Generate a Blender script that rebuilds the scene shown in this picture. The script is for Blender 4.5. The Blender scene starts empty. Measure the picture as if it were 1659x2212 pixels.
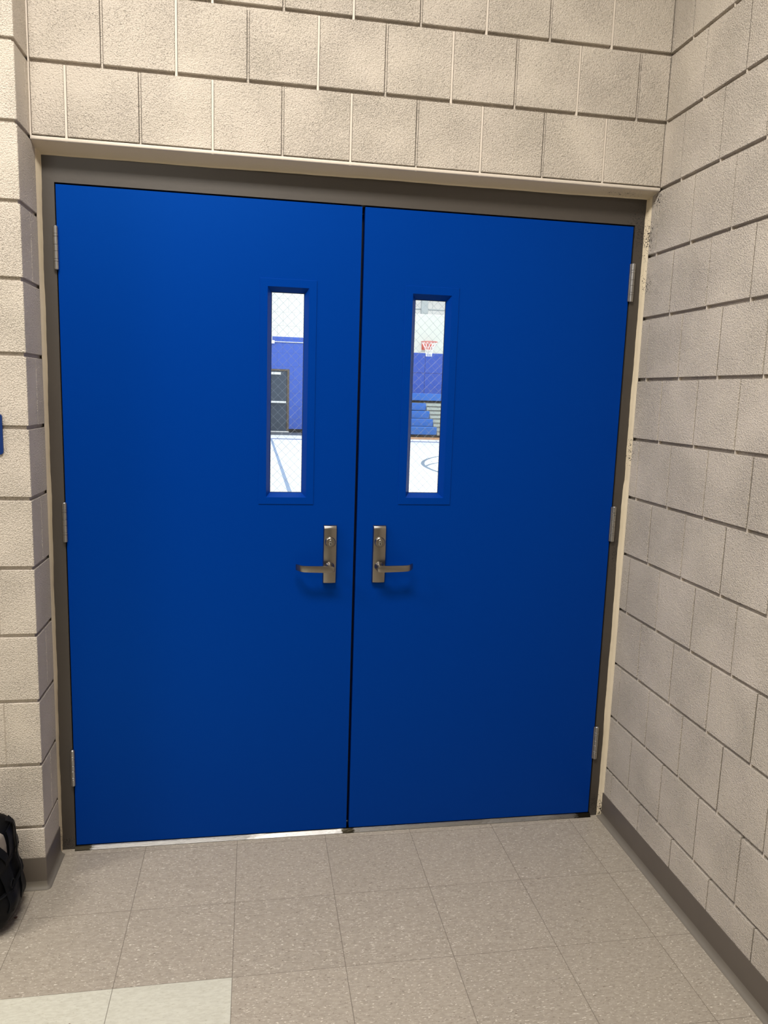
import bpy, bmesh, math, random
from mathutils import Vector, Matrix
I = 0.0254                       # the place is measured in inches, built in metres
R = random.Random(7)
scene = bpy.context.scene
COL = scene.collection

# ------------------------------------------------------------------ materials
def new_mat(name):
    m = bpy.data.materials.new(name); m.use_nodes = True
    nt = m.node_tree; b = nt.nodes['Principled BSDF']
    return m, nt, b

def simple(name, col, rough=0.5, metal=0.0, spec=0.5, bump=0.0, bscale=300.0, var=0.0):
    m, nt, b = new_mat(name)
    b.inputs['Roughness'].default_value = rough
    b.inputs['Metallic'].default_value = metal
    b.inputs['Specular IOR Level'].default_value = spec
    tc = nt.nodes.new('ShaderNodeTexCoord')
    n = nt.nodes.new('ShaderNodeTexNoise'); n.inputs['Scale'].default_value = bscale
    n.inputs['Detail'].default_value = 3
    nt.links.new(tc.outputs['Object'], n.inputs['Vector'])
    if var > 0:
        n2 = nt.nodes.new('ShaderNodeTexNoise'); n2.inputs['Scale'].default_value = 14.0
        n2.inputs['Detail'].default_value = 4
        nt.links.new(tc.outputs['Object'], n2.inputs['Vector'])
        mx = nt.nodes.new('ShaderNodeMix'); mx.data_type = 'RGBA'
        mx.inputs['A'].default_value = (*[c*(1-var) for c in col], 1)
        mx.inputs['B'].default_value = (*[min(1, c*(1+var)) for c in col], 1)
        nt.links.new(n2.outputs['Fac'], mx.inputs['Factor'])
        nt.links.new(mx.outputs['Result'], b.inputs['Base Color'])
    else:
        b.inputs['Base Color'].default_value = (*col, 1)
    if bump > 0:
        bp = nt.nodes.new('ShaderNodeBump'); bp.inputs['Distance'].default_value = bump
        nt.links.new(n.outputs['Fac'], bp.inputs['Height'])
        nt.links.new(bp.outputs['Normal'], b.inputs['Normal'])
    return m

def math_node(nt, op, a=None, bb=None, c=None, clamp=False):
    n = nt.nodes.new('ShaderNodeMath'); n.operation = op; n.use_clamp = clamp
    for k, v in enumerate((a, bb, c)):
        if v is None: continue
        if isinstance(v, (int, float)): n.inputs[k].default_value = v
        else: nt.links.new(v, n.inputs[k])
    return n.outputs[0]

def ramp(nt, fac, p0, p1, c0=(0, 0, 0, 1), c1=(1, 1, 1, 1)):
    r = nt.nodes.new('ShaderNodeValToRGB')
    r.color_ramp.elements[0].position = p0; r.color_ramp.elements[0].color = c0
    r.color_ramp.elements[1].position = p1; r.color_ramp.elements[1].color = c1
    nt.links.new(fac, r.inputs['Fac'])
    return r.outputs['Color']

def dirt_mask(nt, pos_sock, boxes, scale=190.0, thr=0.645):
    """flecks of black grime inside soft boxes (inches): (cx, cy, cz, rx, ry, rz)"""
    n = nt.nodes.new('ShaderNodeTexNoise'); n.inputs['Scale'].default_value = scale
    n.inputs['Detail'].default_value = 2.5; n.inputs['Distortion'].default_value = 1.2
    nt.links.new(pos_sock, n.inputs['Vector'])
    tot = None
    for (cx, cy, cz, rx, ry, rz) in boxes:
        s = nt.nodes.new('ShaderNodeVectorMath'); s.operation = 'SUBTRACT'
        nt.links.new(pos_sock, s.inputs[0]); s.inputs[1].default_value = (cx*I, cy*I, cz*I)
        d = nt.nodes.new('ShaderNodeVectorMath'); d.operation = 'DIVIDE'
        nt.links.new(s.outputs[0], d.inputs[0]); d.inputs[1].default_value = (rx*I, ry*I, rz*I)
        l = nt.nodes.new('ShaderNodeVectorMath'); l.operation = 'LENGTH'
        nt.links.new(d.outputs[0], l.inputs[0])
        w = math_node(nt, 'SUBTRACT', 1.0, l.outputs['Value'], clamp=True)
        tot = w if tot is None else math_node(nt, 'MAXIMUM', tot, w)
    w = math_node(nt, 'MULTIPLY', tot, 0.25)
    s = math_node(nt, 'ADD', n.outputs['Fac'], w)
    m = math_node(nt, 'MULTIPLY', math_node(nt, 'SUBTRACT', s, thr + 0.1), 30.0, clamp=True)
    return math_node(nt, 'MULTIPLY', m, math_node(nt, 'GREATER_THAN', tot, 0.0))

GRIME = [(74, -2.6, 86.8, 3.2, 2.4, 1.8), (73.6, -1.0, 82.5, 2.2, 2.6, 5.5), (73.5, -1, 54.5, 1.2, 1.8, 4.0),
         (73.7, -1.5, 76.5, 1.5, 2.5, 3.0), (70, -1, 88, 5, 2.0, 1.2), (73.7, -0.6, 1.0, 1.8, 2.2, 4.5),
         (-1.7, -0.6, 2.2, 0.9, 1.5, 2.6)]

def paint_block(name, col, rough=0.55, strength=1.0, smooth=False, grime=True, seed=0.0):
    m, nt, b = new_mat(name)
    b.inputs['Roughness'].default_value = rough
    b.inputs['Specular IOR Level'].default_value = 0.35
    tc = nt.nodes.new('ShaderNodeTexCoord')
    mp = nt.nodes.new('ShaderNodeMapping'); nt.links.new(tc.outputs['Object'], mp.inputs['Vector'])
    mp.inputs['Location'].default_value = (seed, seed*.7, seed*.3)
    pos = tc.outputs['Object']; v = mp.outputs['Vector']
    # broad tonal change of the paint
    n0 = nt.nodes.new('ShaderNodeTexNoise'); n0.inputs['Scale'].default_value = 7; n0.inputs['Detail'].default_value = 3
    nt.links.new(v, n0.inputs['Vector'])
    mx = nt.nodes.new('ShaderNodeMix'); mx.data_type = 'RGBA'
    mx.inputs['A'].default_value = (col[0]*.96, col[1]*.96, col[2]*.94, 1)
    mx.inputs['B'].default_value = (col[0]*1.03, col[1]*1.02, col[2]*1.04, 1)
    nt.links.new(n0.outputs['Fac'], mx.inputs['Factor'])
    colour = mx.outputs['Result']
    if not smooth:
        n1 = nt.nodes.new('ShaderNodeTexNoise'); n1.inputs['Scale'].default_value = 275
        n1.inputs['Detail'].default_value = 3; n1.inputs['Roughness'].default_value = .6
        nt.links.new(v, n1.inputs['Vector'])
        # how open the face is, block by block patches
        n2 = nt.nodes.new('ShaderNodeTexNoise'); n2.inputs['Scale'].default_value = 5.5; n2.inputs['Detail'].default_value = 1.5
        nt.links.new(v, n2.inputs['Vector'])
        coarse = math_node(nt, 'MULTIPLY', math_node(nt, 'SUBTRACT', n2.outputs['Fac'], .30), 2.6, clamp=True)
        pn = nt.nodes.new('ShaderNodeTexNoise'); pn.inputs['Scale'].default_value = 300; pn.inputs['Detail'].default_value = 1.2
        pn.inputs['Distortion'].default_value = .4
        nt.links.new(v, pn.inputs['Vector'])
        thr = math_node(nt, 'ADD', .305, math_node(nt, 'MULTIPLY', coarse, .10))
        pit = math_node(nt, 'MULTIPLY', math_node(nt, 'SUBTRACT', thr, pn.outputs['Fac']), 22.0, clamp=True)
        h = math_node(nt, 'MULTIPLY', n1.outputs['Fac'], math_node(nt, 'ADD', math_node(nt, 'MULTIPLY', coarse, .35), .45))
        h = math_node(nt, 'SUBTRACT', h, math_node(nt, 'MULTIPLY', pit, 1.1))
        bp = nt.nodes.new('ShaderNodeBump'); bp.inputs['Distance'].default_value = 0.0090*strength
        bp.inputs['Strength'].default_value = 1.0
        nt.links.new(h, bp.inputs['Height']); nt.links.new(bp.outputs['Normal'], b.inputs['Normal'])
    else:
        n1 = nt.nodes.new('ShaderNodeTexNoise'); n1.inputs['Scale'].default_value = 70; n1.inputs['Detail'].default_value = 3
        nt.links.new(v, n1.inputs['Vector'])
        bp = nt.nodes.new('ShaderNodeBump'); bp.inputs['Distance'].default_value = 0.0004*strength
        nt.links.new(n1.outputs['Fac'], bp.inputs['Height']); nt.links.new(bp.outputs['Normal'], b.inputs['Normal'])
    if grime:
        g = dirt_mask(nt, pos, GRIME)
        m2 = nt.nodes.new('ShaderNodeMix'); m2.data_type = 'RGBA'
        nt.links.new(g, m2.inputs['Factor']); nt.links.new(colour, m2.inputs['A'])
        m2.inputs['B'].default_value = (0.012, 0.010, 0.007, 1)
        colour = m2.outputs['Result']
    nt.links.new(colour, b.inputs['Base Color'])
    return m

WALLC = (0.63, 0.565, 0.485)
M = {}
M['block'] = paint_block('painted_split_block', WALLC, strength=1.15)
M['block_right'] = paint_block('painted_block_side', WALLC, strength=1.35, seed=3.1)
M['paint'] = paint_block('smooth_wall_paint', WALLC, smooth=True)
M['caulk'] = paint_block('yellowed_caulk', (0.66, 0.57, 0.42), smooth=True, strength=1.6)
M['mortar'] = simple('bare_grey_mortar', (0.11, 0.095, 0.075), rough=.9, bump=.002, bscale=200)
M['plain_wall'] = paint_block('plain_wall_paint', WALLC, smooth=True, grime=False)
M['blue'] = simple('blue_door_enamel', (0.0, 0.031, 0.25), rough=.40, spec=.5, bump=.00010, bscale=160)
M['blue'].node_tree.nodes['Principled BSDF'].inputs['Specular Tint'].default_value = (0.02, 0.30, 1.0, 1)
M['taupe'] = simple('taupe_frame_enamel', (0.056, 0.047, 0.039), rough=.42, bump=.0002, bscale=90, var=.06)
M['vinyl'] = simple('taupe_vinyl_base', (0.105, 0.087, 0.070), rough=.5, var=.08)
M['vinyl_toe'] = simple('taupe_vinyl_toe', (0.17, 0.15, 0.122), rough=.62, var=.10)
M['nickel'] = simple('satin_nickel', (0.29, 0.27, 0.245), rough=.27, metal=1, bump=.00006, bscale=900, var=.08)
M['nickel_dark'] = simple('keyway_steel', (0.34, 0.33, 0.31), rough=.3, metal=1)
M['black'] = simple('dark_slot', (0.004, 0.004, 0.004), rough=.6)
M['steel'] = simple('satin_steel_hinge', (0.38, 0.375, 0.37), rough=.34, metal=1, var=.05)
M['rubber'] = simple('black_rubber', (0.008, 0.008, 0.010), rough=.6)
M['wire'] = simple('glazing_wire', (0.26, 0.30, 0.36), rough=.4, metal=.5)
M['bag'] = simple('black_nylon', (0.002, 0.002, 0.0025), rough=.6, spec=.10, bump=.0008, bscale=60)
M['bag_shine'] = simple('black_nylon_coated', (0.0028, 0.003, 0.004), rough=.5, spec=.14, bump=.001, bscale=45)
M['bag_grey'] = simple('grey_bag_lining', (0.17, 0.145, 0.125), rough=.8, bump=.0006, bscale=70, var=.1)
M['bag_strap'] = simple('charcoal_webbing', (0.0045, 0.0048, 0.006), rough=.7, spec=.12, bump=.0003, bscale=900)
M['brown'] = simple('dark_brown_cloth', (0.018, 0.010, 0.008), rough=.8)
M['sign'] = simple('navy_sign_plastic', (0.0, 0.022, 0.13), rough=.35)
M['ceil'] = simple('white_ceiling_tile', (0.72, 0.71, 0.68), rough=.9)

def glass():
    m, nt, b = new_mat('clear_glass')
    b.inputs['Base Color'].default_value = (0.97, 0.985, 0.98, 1)
    b.inputs['Roughness'].default_value = 0.0
    b.inputs['Transmission Weight'].default_value = 1.0
    b.inputs['IOR'].default_value = 1.5
    return m
M['glass'] = glass()

def threshold_mat():
    m, nt, b = new_mat('worn_aluminium_threshold')
    b.inputs['Metallic'].default_value = 1
    tc = nt.nodes.new('ShaderNodeTexCoord')
    mp = nt.nodes.new('ShaderNodeMapping'); mp.inputs['Scale'].default_value = (1, 6, 6)
    nt.links.new(tc.outputs['Object'], mp.inputs['Vector'])
    n = nt.nodes.new('ShaderNodeTexNoise'); n.inputs['Scale'].default_value = 55; n.inputs['Detail'].default_value = 6
    n.inputs['Roughness'].default_value = .7
    nt.links.new(mp.outputs['Vector'], n.inputs['Vector'])
    r = nt.nodes.new('ShaderNodeValToRGB')
    r.color_ramp.elements[0].position = .30; r.color_ramp.elements[0].color = (0.04, 0.035, 0.03, 1)
    r.color_ramp.elements[1].position = .40; r.color_ramp.elements[1].color = (0.27, 0.265, 0.26, 1)
    nt.links.new(n.outputs['Fac'], r.inputs['Fac'])
    # black grime at both jambs and under the meeting stiles
    sep = nt.nodes.new('ShaderNodeSeparateXYZ'); nt.links.new(tc.outputs['Object'], sep.inputs[0])
    x = sep.outputs['X']
    tot = None
    for cx, w in ((0.5*I, 2.5*I), (36.1*I, 1.5*I), (72*I, 3.6*I)):
        d = math_node(nt, 'ABSOLUTE', math_node(nt, 'SUBTRACT', x, cx))
        k = math_node(nt, 'SUBTRACT', 1.0, math_node(nt, 'DIVIDE', d, w), clamp=True)
        tot = k if tot is None else math_node(nt, 'MAXIMUM', tot, k)
    g = math_node(nt, 'MULTIPLY', math_node(nt, 'SUBTRACT', math_node(nt, 'ADD', n.outputs['Fac'], tot), .85), 6, clamp=True)
    mx = nt.nodes.new('ShaderNodeMix'); mx.data_type = 'RGBA'
    nt.links.new(g, mx.inputs['Factor']); nt.links.new(r.outputs['Color'], mx.inputs['A'])
    mx.inputs['B'].default_value = (0.03, 0.026, 0.018, 1)
    nt.links.new(mx.outputs['Result'], b.inputs['Base Color'])
    b.inputs['Roughness'].default_value = .30
    bp = nt.nodes.new('ShaderNodeBump'); bp.inputs['Distance'].default_value = .0006
    nt.links.new(n.outputs['Fac'], bp.inputs['Height']); nt.links.new(bp.outputs['Normal'], b.inputs['Normal'])
    return m
M['threshold'] = threshold_mat()

TX, TY = 8.86, -13.45            # a corner of the 12 inch tile grid
def tile_mat():
    m, nt, b = new_mat('vinyl_composition_tile')
    b.inputs['Roughness'].default_value = .42
    b.inputs['Specular IOR Level'].default_value = .45
    tc = nt.nodes.new('ShaderNodeTexCoord')
    sep = nt.nodes.new('ShaderNodeSeparateXYZ'); nt.links.new(tc.outputs['Object'], sep.inputs[0])
    X = math_node(nt, 'DIVIDE', math_node(nt, 'SUBTRACT', sep.outputs['X'], TX*I), 12*I)
    Y = math_node(nt, 'DIVIDE', math_node(nt, 'SUBTRACT', sep.outputs['Y'], TY*I), 12*I)
    fx = math_node(nt, 'FLOOR', X); fy = math_node(nt, 'FLOOR', Y)
    cell = nt.nodes.new('ShaderNodeCombineXYZ'); nt.links.new(fx, cell.inputs[0]); nt.links.new(fy, cell.inputs[1])
    wn = nt.nodes.new('ShaderNodeTexWhiteNoise'); wn.noise_dimensions = '3D'; nt.links.new(cell.outputs[0], wn.inputs['Vector'])
    # shift the pattern per tile
    off = nt.nodes.new('ShaderNodeVectorMath'); off.operation = 'MULTIPLY_ADD'
    nt.links.new(wn.outputs['Color'], off.inputs[0]); off.inputs[1].default_value = (7, 7, 7)
    nt.links.new(tc.outputs['Object'], off.inputs[2])
    def chips(scale, sx, sy, thr, sharp, seed):
        mp = nt.nodes.new('ShaderNodeMapping'); mp.inputs['Scale'].default_value = (sx, sy, 1)
        mp.inputs['Location'].default_value = (seed, seed*1.7, 0); mp.inputs['Rotation'].default_value = (0, 0, .05)
        nt.links.new(off.outputs[0], mp.inputs['Vector'])
        n = nt.nodes.new('ShaderNodeTexNoise'); n.inputs['Scale'].default_value = scale
        n.inputs['Detail'].default_value = 1.6; n.inputs['Distortion'].default_value = .35
        nt.links.new(mp.outputs['Vector'], n.inputs['Vector'])
        return math_node(nt, 'MULTIPLY', math_node(nt, 'SUBTRACT', n.outputs['Fac'], thr), sharp, clamp=True)
    lite = chips(112, 1.0, 2.5, .632, 20, 3.0)
    dark = chips(120, 1.0, 2.5, .645, 14, 11.0)
    soft = chips(60, 1.0, 2.6, .33, 3, 20.0)
    def mix(f, A, B):
        mx = nt.nodes.new('ShaderNodeMix'); mx.data_type = 'RGBA'; nt.links.new(f, mx.inputs['Factor'])
        for k, v in (('A', A), ('B', B)):
            if isinstance(v, tuple): mx.inputs[k].default_value = (*v, 1)
            else: nt.links.new(v, mx.inputs[k])
        return mx.outputs['Result']
    base = mix(soft, (0.312, 0.272, 0.220), (0.378, 0.334, 0.274))
    base = mix(dark, base, (0.19, 0.158, 0.122))
    base = mix(lite, base, (0.60, 0.55, 0.47))
    # cream tiles: fx <= 0 and fy <= -2
    cb = mix(soft, (0.49, 0.475, 0.40), (0.555, 0.545, 0.465))
    cb = mix(dark, cb, (0.42, 0.40, 0.32))
    is_c = math_node(nt, 'MULTIPLY', math_node(nt, 'LESS_THAN', fx, 0.5), math_node(nt, 'LESS_THAN', fy, -1.5))
    c = mix(is_c, base, cb)
    # per tile tint
    tint = math_node(nt, 'ADD', .96, math_node(nt, 'MULTIPLY', wn.outputs['Value'], .07))
    hv = nt.nodes.new('ShaderNodeVectorMath'); hv.operation = 'SCALE'; nt.links.new(c, hv.inputs[0]); nt.links.new(tint, hv.inputs['Scale'])
    # seams
    def seam(v, w):
        f = math_node(nt, 'FRACT', v)
        d = math_node(nt, 'MINIMUM', f, math_node(nt, 'SUBTRACT', 1.0, f))
        return math_node(nt, 'LESS_THAN', d, w)
    s = math_node(nt, 'MAXIMUM', seam(X, .0030), seam(Y, .0024))
    s = math_node(nt, 'MULTIPLY', s, .72)
    fin = mix(s, hv.outputs[0], (0.10, 0.08, 0.06))
    nt.links.new(fin, b.inputs['Base Color'])
    n = nt.nodes.new('ShaderNodeTexNoise'); n.inputs['Scale'].default_value = 18; nt.links.new(tc.outputs['Object'], n.inputs['Vector'])
    bp = nt.nodes.new('ShaderNodeBump'); bp.inputs['Distance'].default_value = .0012
    nt.links.new(n.outputs['Fac'], bp.inputs['Height']); nt.links.new(bp.outputs['Normal'], b.inputs['Normal'])
    return m
M['tile'] = tile_mat()

# ------------------------------------------------------------------ mesh helpers
class MB:
    def __init__(s): s.bm = bmesh.new()
    def box(s, x0, x1, y0, y1, z0, z1, bev=0.0, seg=1):
        t = bmesh.new(); bmesh.ops.create_cube(t, size=1)
        for v in t.verts:
            v.co = Vector(((x0 if v.co.x < 0 else x1)*I, (y0 if v.co.y < 0 else y1)*I, (z0 if v.co.z < 0 else z1)*I))
        if bev > 0:
            bmesh.ops.bevel(t, geom=list(t.edges), offset=bev*I, segments=seg, profile=.5, affect='EDGES')
        s.add(t); return s
    def add(s, t):
        me = bpy.data.meshes.new('tmp'); t.to_mesh(me); t.free(); s.bm.from_mesh(me); bpy.data.meshes.remove(me)
    def face(s, pts):
        vs = [s.bm.verts.new(Vector(p)*I) for p in pts]
        return s.bm.faces.new(vs)
    def tube(s, pts, r, n=10, caps=True, ell=None):
        """swept round tube through points (inches); r number or list"""
        pts = [Vector(p)*I for p in pts]
        rs = r if isinstance(r, (list, tuple)) else [r]*len(pts)
        rings = []; up0 = None
        for k, p in enumerate(pts):
            d = (pts[min(k+1, len(pts)-1)] - pts[max(k-1, 0)]).normalized()
            if up0 is None:
                a = Vector((0, 0, 1)) if abs(d.z) < .9 else Vector((1, 0, 0))
                u = d.cross(a).normalized()
            else:
                u = (up0 - d*up0.dot(d)).normalized()
            w = d.cross(u); up0 = u
            rings.append([s.bm.verts.new(p + (u*math.cos(2*math.pi*q/n) + w*math.sin(2*math.pi*q/n))*rs[k]*I) for q in range(n)])
        for a, b in zip(rings, rings[1:]):
            for q in range(n):
                s.bm.faces.new((a[q], a[(q+1) % n], b[(q+1) % n], b[q]))
        if caps:
            s.bm.faces.new(rings[0][::-1]); s.bm.faces.new(rings[-1])
        return s
    def lathe(s, prof, c, axis='z', n=28):
        """prof: list of (radius, height) ; c centre (inches)"""
        rings = []
        for r, h in prof:
            ring = []
            for q in range(n):
                a = 2*math.pi*q/n
                if axis == 'z': p = (c[0]+r*math.cos(a), c[1]+r*math.sin(a), c[2]+h)
                elif axis == 'y': p = (c[0]+r*math.cos(a), c[1]-h, c[2]+r*math.sin(a))
                ring.append(s.bm.verts.new(Vector(p)*I))
            rings.append(ring)
        for a, b in zip(rings, rings[1:]):
            for q in range(n): s.bm.faces.new((a[q], a[(q+1) % n], b[(q+1) % n], b[q]))
        s.bm.faces.new(rings[0][::-1]); s.bm.faces.new(rings[-1])
        return s
    def build(s, name, mat, parent=None, smooth=False, angle=40):
        bmesh.ops.recalc_face_normals(s.bm, faces=list(s.bm.faces))
        me = bpy.data.meshes.new(name); s.bm.to_mesh(me); s.bm.free()
        if smooth:
            me.polygons.foreach_set('use_smooth', [True]*len(me.polygons))
            me.set_sharp_from_angle(angle=math.radians(angle))
        o = bpy.data.objects.new(name, me); COL.objects.link(o)
        if isinstance(mat, (list, tuple)):
            for q in mat: me.materials.append(q)
        else: me.materials.append(mat)
        if parent is not None: o.parent = parent
        return o

def tag(o, label=None, cat=None, kind=None, group=None):
    if label: o['label'] = label
    if cat: o['category'] = cat
    if kind: o['kind'] = kind
    if group: o['group'] = group
    return o
def struct(o, label, cat): return tag(o, label, cat, 'structure')
def part(name, mb, mat, parent, label=None, smooth=False, angle=40):
    o = mb.build(name, mat, parent, smooth, angle)
    if label: o['label'] = label
    return o
def empty(name, loc=(0, 0, 0)):
    o = bpy.data.objects.new(name, None); o.empty_display_size = .05; COL.objects.link(o)
    o.location = Vector(loc)*I
    return o

# ------------------------------------------------------------------ hallway shell
WX = 73.9                       # side wall plane
PX, PY = -1.93, -7.77           # pier: cheek plane and front plane
HY = -2.93                      # face of the blocks above the door
CEIL = 144
G = .215                         # half of a joint
RX0, RY0 = -260, -380           # far end of the hallway

# floor
mb = MB(); mb.box(RX0, 84, RY0, 6.0, -4, 0)
struct(mb.build('floor', M['tile']), 'speckled beige vinyl tile floor with a cream strip in the near corner', 'floor')
# ceiling
mb = MB(); mb.box(RX0, 84, RY0, -2, CEIL, CEIL+4)
struct(mb.build('ceiling', M['ceil']), 'white ceiling over the hallway', 'ceiling')

# side wall of blocks, to the camera's side of the doors
mb = MB(); F = MB(); K = MB()
mb.box(WX+.5, WX+6, RY0, 4.5, 0, CEIL)
for k in range(18):
    z0, z1 = 8*k+G, 8*k+8-G
    j0 = -2.85 if k % 2 == 0 else -7.45
    edges = [4.0] + [j0-8*j for j in range(0, 29)]
    for n, (a, b) in enumerate(zip(edges, edges[1:])):
        scored = ((n + k//2) % 2 == 0)
        jit = R.uniform(-.02, .02); g = .085 if scored else .11
        mb.box(WX+jit, WX+3, b+g, a-(g if n else 0), z0+R.uniform(-.02, .02), z1+R.uniform(-.02, .02), bev=.03)
        K.box(WX+(.10 if scored else .16), WX+1, b-g-.02, b+g+.02, z0+.1, z1-.1)
        F.box(WX+.16, WX+1, b-.09, b+.09, z0-.44, z0+.02)
def with_mortar(name, mb, F, mat, K=None):
    n0 = len(mb.bm.faces)
    t = F.bm; F.bm = None; mb.add(t)
    mb.bm.faces.ensure_lookup_table()
    for f in mb.bm.faces[n0:]: f.material_index = 1
    if K is not None:
        n1 = len(mb.bm.faces); t = K.bm; K.bm = None; mb.add(t); mb.bm.faces.ensure_lookup_table()
        for f in mb.bm.faces[n1:]: f.material_index = 2
    return mb.build(name, [mat, M['paint'], M['mortar']])
struct(with_mortar('wall_right', mb, F, M['block_right'], K), 'cream painted concrete block wall running from the doors along the side of the hallway', 'wall')

# head wall above the doors
mb = MB(); F = MB()
mb.box(PX, WX+.3, HY+.5, 5, 88.25, CEIL)
for k in range(11, 18):
    z0, z1 = 8*k+G, 8*k+8-G
    j0 = WX if k % 2 == 1 else WX-4
    e = ([WX] if k % 2 == 0 else []) + [j0-8*j for j in range(0, 11) if j0-8*j > PX+1.2] + [PX]
    for n, (a, b) in enumerate(zip(e, e[1:])):
        g = .185 if (n+k) % 2 else .15
        a2 = a-(g if n else (.06 if k % 2 == 0 else .12)); b2 = b+(g if b > PX else .22)
        mb.box(b2, a2, HY+R.uniform(-.02, .02), HY+2, z0 + (.1 if k == 11 else 0), z1, bev=.05)
        if b > PX: (F if (n+k) % 2 else mb).box(b-g+.06, b+g-.06, HY+.08, HY+1, z0-.44, z1)
        else: F.box(PX, PX+.15, HY+.06, HY+1, z0-.4, z1)
struct(with_mortar('wall_back', mb, F, M['block']), 'cream painted concrete block wall above the blue double doors', 'wall')

# pier and the wall carrying on to the left
mb = MB()
mb.box(PX-6, PX-.3, PY+.3, 5, 0, CEIL)
mb.box(RX0, PX-6, PY+.3, PY+4, 0, CEIL)
for k in range(18):
    z0, z1 = 8*k+G, 8*k+8-G
    jx = -5.75 if k % 2 == 0 else -9.75
    if k % 2 == 1:
        mb.box(jx+G, PX, PY, -3.98, z0, z1, bev=.06)
        mb.box(jx+G, PX, -3.91, 4.5, z0, z1, bev=.03)
    else:
        mb.box(jx+G, PX, PY, 4.5, z0, z1, bev=.06)
    mb.box(jx-.14, jx+.22, PY+.09, PY+1, z0, z1)
    x = jx
    while x > RX0:
        mb.box(max(x-8, RX0)+.13, x-.13, PY+R.uniform(-.02, .02), PY+2, z0, z1, bev=.06); x -= 8
struct(mb.build('wall_left', M['block']), 'cream painted concrete block pier and wall beside the hinged edge of the doors', 'wall')

# walls behind the camera, closing the hallway
mb = MB(); mb.box(RX0, 84, RY0-4, RY0, 0, CEIL)
struct(mb.build('wall_front', M['plain_wall']), 'cream painted wall closing the far end of the hallway', 'wall')
mb = MB(); mb.box(RX0-4, RX0, RY0, PY+4, 0, CEIL)
struct(mb.build('wall_side', M['plain_wall']), 'cream painted wall at the other side of the hallway', 'wall')

# steel lintel under the head blocks, painted with the wall
mb = MB(); mb.box(PX, WX, HY+.02, 2.2, 87.78, 88.2, bev=.12, seg=3)
struct(mb.build('trim_1', M['paint'], smooth=True), 'cream painted steel lintel with a rounded lip over the door frame', 'lintel')

# caulk bead around the frame (one bent strip, hand smoothed so its edge wanders)
def wob(t, s): return .032*math.sin(t*.31+s)+.022*math.sin(t*.83+s*2)+.012*math.sin(t*3.1+s)
mb = MB()
def strip(A, B, Mid=None):
    for (a0, a1), (b0, b1) in zip(zip(A, A[1:]), zip(B, B[1:])):
        mb.face((a0, a1, b1, b0))
zs = [i*.75 for i in range(0, 118)]
A, C_, B = [], [], []
for z in zs:
    xi = -1.60 - .27*(1-z/88) + wob(z, 0)
    A.append((PX-.02, -1.2-.25*wob(z, 3), z)); C_.append((PX*.55+xi*.45+.02, -.62, z)); B.append((xi, -.02, z))
strip(A, C_); strip(C_, B)
A, C_, B = [], [], []
for z in zs:
    xi = 73.60 - .12*(z < 50) + wob(z, 5)
    A.append((WX+.02, -1.02-.4*wob(z, 7), z)); C_.append((WX*.55+xi*.45-.02, -.62, z)); B.append((xi, -.02, z))
strip(A, C_); strip(C_, B)
A, C_, B = [], [], []
for i in range(0, 102):
    x = PX + (WX-PX)*i/101
    zi = 86.95 + .40*i/101 + wob(x*.5, 2)*.8
    A.append((x, -2.72, 87.80)); C_.append((x, -.30, zi+.13)); B.append((x, -.02, zi))
strip(A, C_); strip(C_, B)
struct(mb.build('trim_2', M['caulk'], smooth=True, angle=80), 'yellowed cream caulk bead around the taupe door frame', 'caulk')

# hollow metal door frame
FL, FR, FT = -.24, 72.30, 84.08
mb = MB()
U = [(-2.05, 0), (-2.05, 88.0), (74.0, 88.0), (74.0, 0), (FR, 0), (FR, FT), (FL, FT), (FL, 0)]
fr = [mb.bm.verts.new(Vector((x, 0, z))*I) for x, z in U]; bk = [mb.bm.verts.new(Vector((x, 5.5, z))*I) for x, z in U]
for a, b_, c, d in ((0, 1, 6, 7), (1, 2, 5, 6), (2, 3, 4, 5)):
    mb.bm.faces.new((fr[a], fr[b_], fr[c], fr[d])); mb.bm.faces.new((bk[d], bk[c], bk[b_], bk[a]))
for q in range(8): mb.bm.faces.new((fr[q], fr[(q+1) % 8], bk[(q+1) % 8], bk[q]))
mb.box(FL-.1, FL+.62, 2.0, 4.0, 0, FT, bev=.04); mb.box(FR-.62, FR+.1, 2.0, 4.0, 0, FT, bev=.04)
mb.box(FL, FR, 2.0, 4.0, FT-.62, FT+.1, bev=.04)
fm, nt, b = M['taupe'], M['taupe'].node_tree, M['taupe'].node_tree.nodes['Principled BSDF']
src = b.inputs['Base Color'].links[0].from_socket
tc = nt.nodes.new('ShaderNodeTexCoord')
g = dirt_mask(nt, tc.outputs['Object'], [(73, 0, 83.5, 3, 2, 6), (73, 0, 40, .9, 2, 6), (73, 0, 2, 2.5, 3, 3), (-1, 0, 1.0, 2.0, 3, 2.0)], scale=260)
mx = nt.nodes.new('ShaderNodeMix'); mx.data_type = 'RGBA'; nt.links.new(g, mx.inputs['Factor'])
nt.links.new(src, mx.inputs['A']); mx.inputs['B'].default_value = (0.012, 0.011, 0.010, 1)
nt.links.new(mx.outputs['Result'], b.inputs['Base Color'])
struct(mb.build('trim_3', M['taupe']), 'taupe painted steel door frame around the blue double doors', 'door frame')

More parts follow.
